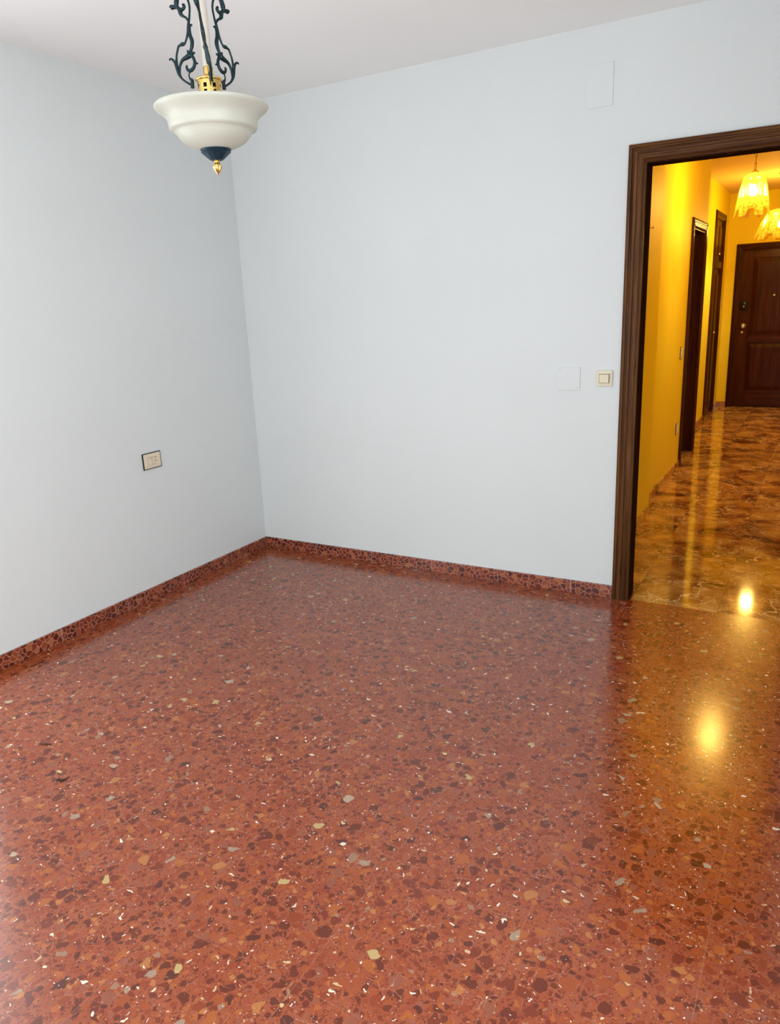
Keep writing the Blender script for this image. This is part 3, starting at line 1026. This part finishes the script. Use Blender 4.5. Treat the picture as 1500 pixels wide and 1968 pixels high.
# pale tube round the rod up to the canopy
bm = bmesh.new()
zc = H - LC.z
lathe(bm, [(0, pz(73)), (9.2 / PX, pz(73)), (9.2 / PX, zc - 0.05), (0, zc - 0.05)], 24)
obj('rod_tube', bm, M['tube'], lamp, smooth=True)
bm = bmesh.new()
lathe(bm, [(0, zc), (0.062, zc), (0.060, zc - 0.010), (0.045, zc - 0.024), (0.020, zc - 0.036), (0.013, zc - 0.055), (0.0, zc - 0.055)], 40)
obj('ceiling_canopy', bm, M['iron'], lamp, smooth=True)
bm = bmesh.new()
lathe(bm, [(0, 0.352), (0.030, 0.352), (0.036, 0.358), (0.036, 0.366), (0.030, 0.372), (0.015, 0.376), (0, 0.376)], 32)
obj('upper_ring', bm, M['iron'], lamp, smooth=True)


cam_dir = math.atan2(CAM.y - LC.y, CAM.x - LC.x)


def arm_pts(lst):
    """profile of one arm measured off the photograph: (zx, zy, thickness) -> (radius, height, tube radius) in the arm's own upright plane"""
    out = []
    an = cam_dir + math.radians(8 - 120)
    e_ = Vector((math.cos(an), math.sin(an), 0))
    n_ = Vector((-math.sin(an), math.cos(an), 0))
    for zx, zy, r in lst:
        px, py = 300 + zx / 8.333, zy / 8.333
        d = f_ * 1435.03 + r_ * (px - 750) - u_ * (py - 984)
        t = (LC - CAM).dot(n_) / d.dot(n_)
        q_ = CAM + d * t - LC
        out.append((q_.dot(e_), q_.z, r * 0.85 / PX))
    return out


strokes = [
    # outer S line, ending at the foot
    [(440, -110, 3.0), (500, -20, 2.6), (535, 100, 2.4), (535, 250, 2.4), (520, 380, 3.2), (505, 540, 2.8), (480, 650, 2.4), (445, 715, 2.6), (370, 735, 2.6), (345, 810, 2.4),
     (330, 900, 2.4), (332, 1000, 2.8), (350, 1120, 3.2), (385, 1220, 3.0), (450, 1290, 2.6), (520, 1335, 2.6), (575, 1370, 3.2), (575, 1415, 3.4)],
    # outer leaf tip
    [(212, 965, 1.6), (240, 945, 2.6), (285, 975, 3.0), (320, 1040, 3.6), (345, 1120, 4.0), (365, 1190, 3.2), (390, 1240, 1.6)],
    # inner stem and scroll
    [(545, 395, 2.6), (535, 470, 3.4), (545, 560, 4.2), (575, 650, 4.6), (575, 740, 4.2), (555, 820, 3.6), (540, 880, 6.0), (490, 920, 5.2), (425, 965, 3.6), (390, 1040, 3.0), (380, 1120, 2.8),
     (390, 1210, 2.6), (440, 1285, 2.0)],
    [(560, 870, 4.5), (605, 940, 3.6), (622, 1010, 3.8), (605, 1080, 3.8), (560, 1130, 4.0), (510, 1120, 3.6), (490, 1070, 2.6), (505, 1050, 2.0)],
    # leaf points on the scroll
    [(540, 850, 4), (600, 850, 3.2), (622, 838, 1.8)],
    [(520, 840, 3.4), (500, 805, 1.6)],
    [(612, 1000, 3.0), (660, 1015, 2.2), (675, 1018, 1.2)],
    [(540, 400, 2.4), (575, 403, 2.6)],
    # link down to the foot
    [(545, 1140, 2.4), (530, 1200, 1.6), (545, 1260, 2.4), (578, 1290, 4.4), (585, 1350, 4.0), (590, 1415, 4.0)],
    # little knuckle on the outer line
    [(395, 720, 3.2), (425, 700, 3.4), (455, 690, 1.6)],
    # upper branch with its knobs
    [(512, 330, 2.6), (480, 285, 2.8), (440, 262, 3.0), (400, 230, 4.6), (385, 180, 5.0), (365, 140, 4.6), (320, 115, 4.0), (245, 118, 5.2), (235, 125, 3.0)],
    [(385, 160, 4.2), (425, 150, 3.8), (452, 110, 3.6), (440, 75, 3.0), (420, 85, 2.2)],
    [(330, 110, 4.0), (325, 50, 5.6), (330, 0, 5.4), (345, -60, 5.0), (380, -120, 4.0), (440, -170, 3.4), (520, -180, 3.0)],
    [(440, -110, 3.0), (400, -190, 3.0), (420, -280, 3.2), (500, -340, 3.4), (590, -370, 3.4), (660, -420, 3.6), (690, -520, 3.4), (700, -640, 3.4), (705, -740, 3.6), (715, -820, 3.6)],
    [(420, -280, 2.6), (360, -300, 3.0), (330, -270, 2.6), (350, -240, 1.8)],
]
for base in (0, 1, 2):
    bm = bmesh.new()
    for st in strokes:
        pts = spline([(a, b_, 0.0, c) for a, b_, c in arm_pts(st)], 6)
        P3 = []
        for (rr, hh, _, tr_) in pts:
            tw_ = 8 - (24 if base == 0 else 0) * max(0.0, min(1.0, (hh - 0.05) / 0.20))
            ang = cam_dir + math.radians(tw_ + base * 120)
            rr = max(rr, 0.013)
            hh = min(hh, H - LC.z - 0.02)
            P3.append((rr * math.cos(ang), rr * math.sin(ang), hh, tr_))
        tube(bm, P3, 8)
    # short brass-side bracket to the base ring
    ang = cam_dir + math.radians(8 + base * 120)
    tube(bm, [(0.030 * math.cos(ang), 0.030 * math.sin(ang), pz(10), 0.004), (0.052 * math.cos(ang), 0.052 * math.sin(ang), pz(10), 0.004)], 8)
    obj('scroll_arm', bm, M['iron'], lamp, smooth=True)
    bm = bmesh.new()
    tube(bm, [(0.028 * math.cos(ang), 0.028 * math.sin(ang), pz(24), 0.0045), (0.046 * math.cos(ang), 0.046 * math.sin(ang), pz(24), 0.0045)], 10)
    obj('arm_bracket', bm, M['brass'], lamp, smooth=True)


# ------------------------------------------------------------ glass bell pendants in the hall
def chain_mesh(bm, x, y, z0, z1, ln=0.048, wd=0.0075, wr=0.0016):
    n = max(2, int(round((z1 - z0) / (ln * 0.86))))
    stp = (z1 - z0) / n
    for k in range(n):
        zc_ = z0 + stp * (k + 0.5)
        pts = []
        hl = stp * 0.58
        for i in range(20):
            a = 2 * math.pi * i / 20
            s, c = math.sin(a), math.cos(a)
            lx_ = wd * c
            lz = hl * (abs(s) ** 0.55) * (1 if s >= 0 else -1)
            pts.append((x + (lx_ if k % 2 == 0 else 0), y + (0 if k % 2 == 0 else lx_), zc_ + lz, wr))
        tube(bm, pts, 6, closed=True)


def bell(name, loc, label, h, rt, rb, lobes, power, bulb_z, top_round, canopy):
    t = thing(name, loc, label, 'pendant lamp', 'glass bell pendants in the hallway')
    bm = bmesh.new()
    seg = 192
    N = 26
    shells = []
    for side in (0, 1):
        rings = []
        for k in range(N + 1):
            s = k / N
            if s < top_round:
                q = s / top_round
                r = rt * math.sin(q * math.pi / 2) * 0.98 + 0.004
                z = -h * top_round * 0.75 * (1 - math.cos(q * math.pi / 2))
            else:
                q = (s - top_round) / (1 - top_round)
                r = rt + (rb - rt) * (q ** 0.85)
                z = -h * top_round * 0.75 - (h - h * top_round * 0.75) * q
            ring = []
            for i in range(seg):
                a = 2 * math.pi * i / seg
                tri = math.cos(lobes * a)
                fold = (0.06 * max(-1, min(1, tri * 1.8)) + 0.028 * math.cos(4 * lobes * a)) * min(1, s * 2.2)
                zz = z
                if s > 0.86:
                    notch = 0.02 + 0.09 * max(-1.0, min(1.0, (tri + 0.2) * 4))
                    zz -= (notch - 0.03) * h * (s - 0.86) / 0.14
                rr = r * (1 + fold) - (0.0028 if side else 0)
                ring.append(bm.verts.new((max(rr, 0.002) * math.cos(a), max(rr, 0.002) * math.sin(a), zz)))
            rings.append(ring)
        shells.append(rings)
        for a_, b_ in zip(rings, rings[1:]):
            for i in range(seg):
                j = (i + 1) % seg
                bm.faces.new((a_[i], a_[j], b_[j], b_[i]))
    for i in range(seg):
        j = (i + 1) % seg
        bm.faces.new((shells[0][-1][i], shells[0][-1][j], shells[1][-1][j], shells[1][-1][i]))
        bm.faces.new((shells[0][0][i], shells[0][0][j], shells[1][0][j], shells[1][0][i]))
    obj('glass_shade', bm, M['glass'], t, smooth=True)
    bm = bmesh.new()
    lathe(bm, [(0, 0.018), (0.006, 0.018), (0.008, 0.012), (0.020, 0.008), (0.024, 0.003), (0.022, -0.002), (0.018, -0.010), (0.018, -0.045), (0, -0.045)], 28)
    obj('shade_cap', bm, M['chain'], t, smooth=True)
    bm = bmesh.new()
    bz = bulb_z
    lathe(bm, [(0, bz - 0.032), (0.014, bz - 0.029), (0.024, bz - 0.018), (0.028, bz), (0.024, bz + 0.018), (0.015, bz + 0.032), (0.013, bz + 0.045), (0, bz + 0.045)], 24)
    bulb = obj('bulb', bm, M['bulb'], t, smooth=True)
    bm = bmesh.new()
    top = H - loc[2]
    if canopy:
        chain_mesh(bm, 0, 0, 0.016, top - 0.035)
    else:
        chain_mesh(bm, 0, 0, 0.016, top - 0.035)
    tube(bm, [(0.002, 0.001, 0.0, 0.0018), (0.003, -0.002, top * 0.5, 0.0018), (0, 0, top - 0.02, 0.0018)], 6)
    obj('chain', bm, M['chain'], t)
    bm = bmesh.new()
    lathe(bm, [(0, top), (0.052, top), (0.050, top - 0.006), (0.040, top - 0.014), (0.034, top - 0.035), (0.018, top - 0.050), (0.008, top - 0.058), (0, top - 0.058)], 32)
    obj('ceiling_canopy', bm, M['chain'], t, smooth=True)
    ld = bpy.data.lights.new(name + '_glow', 'POINT')
    ld.energy = power
    ld.color = (1.0, 0.80, 0.50)
    ld.shadow_soft_size = 0.045
    lo = bpy.data.objects.new('bulb_light', ld)
    COL.objects.link(lo)
    lo.parent = bulb
    lo.location = (0, 0, bz)
    return t


bell('hanging_lamp', (2.490, 2.50, 2.232), 'smaller narrow glass bell pendant, the nearer one hanging in the hallway', 0.262, 0.070, 0.106, 6, 60, -0.12, 0.22, False)
bell('hanging_lamp', (2.500, 5.52, 2.235), 'wider flared glass bell pendant farther along, in front of the front door', 0.272, 0.125, 0.225, 8, 74, -0.15, 0.16, True)
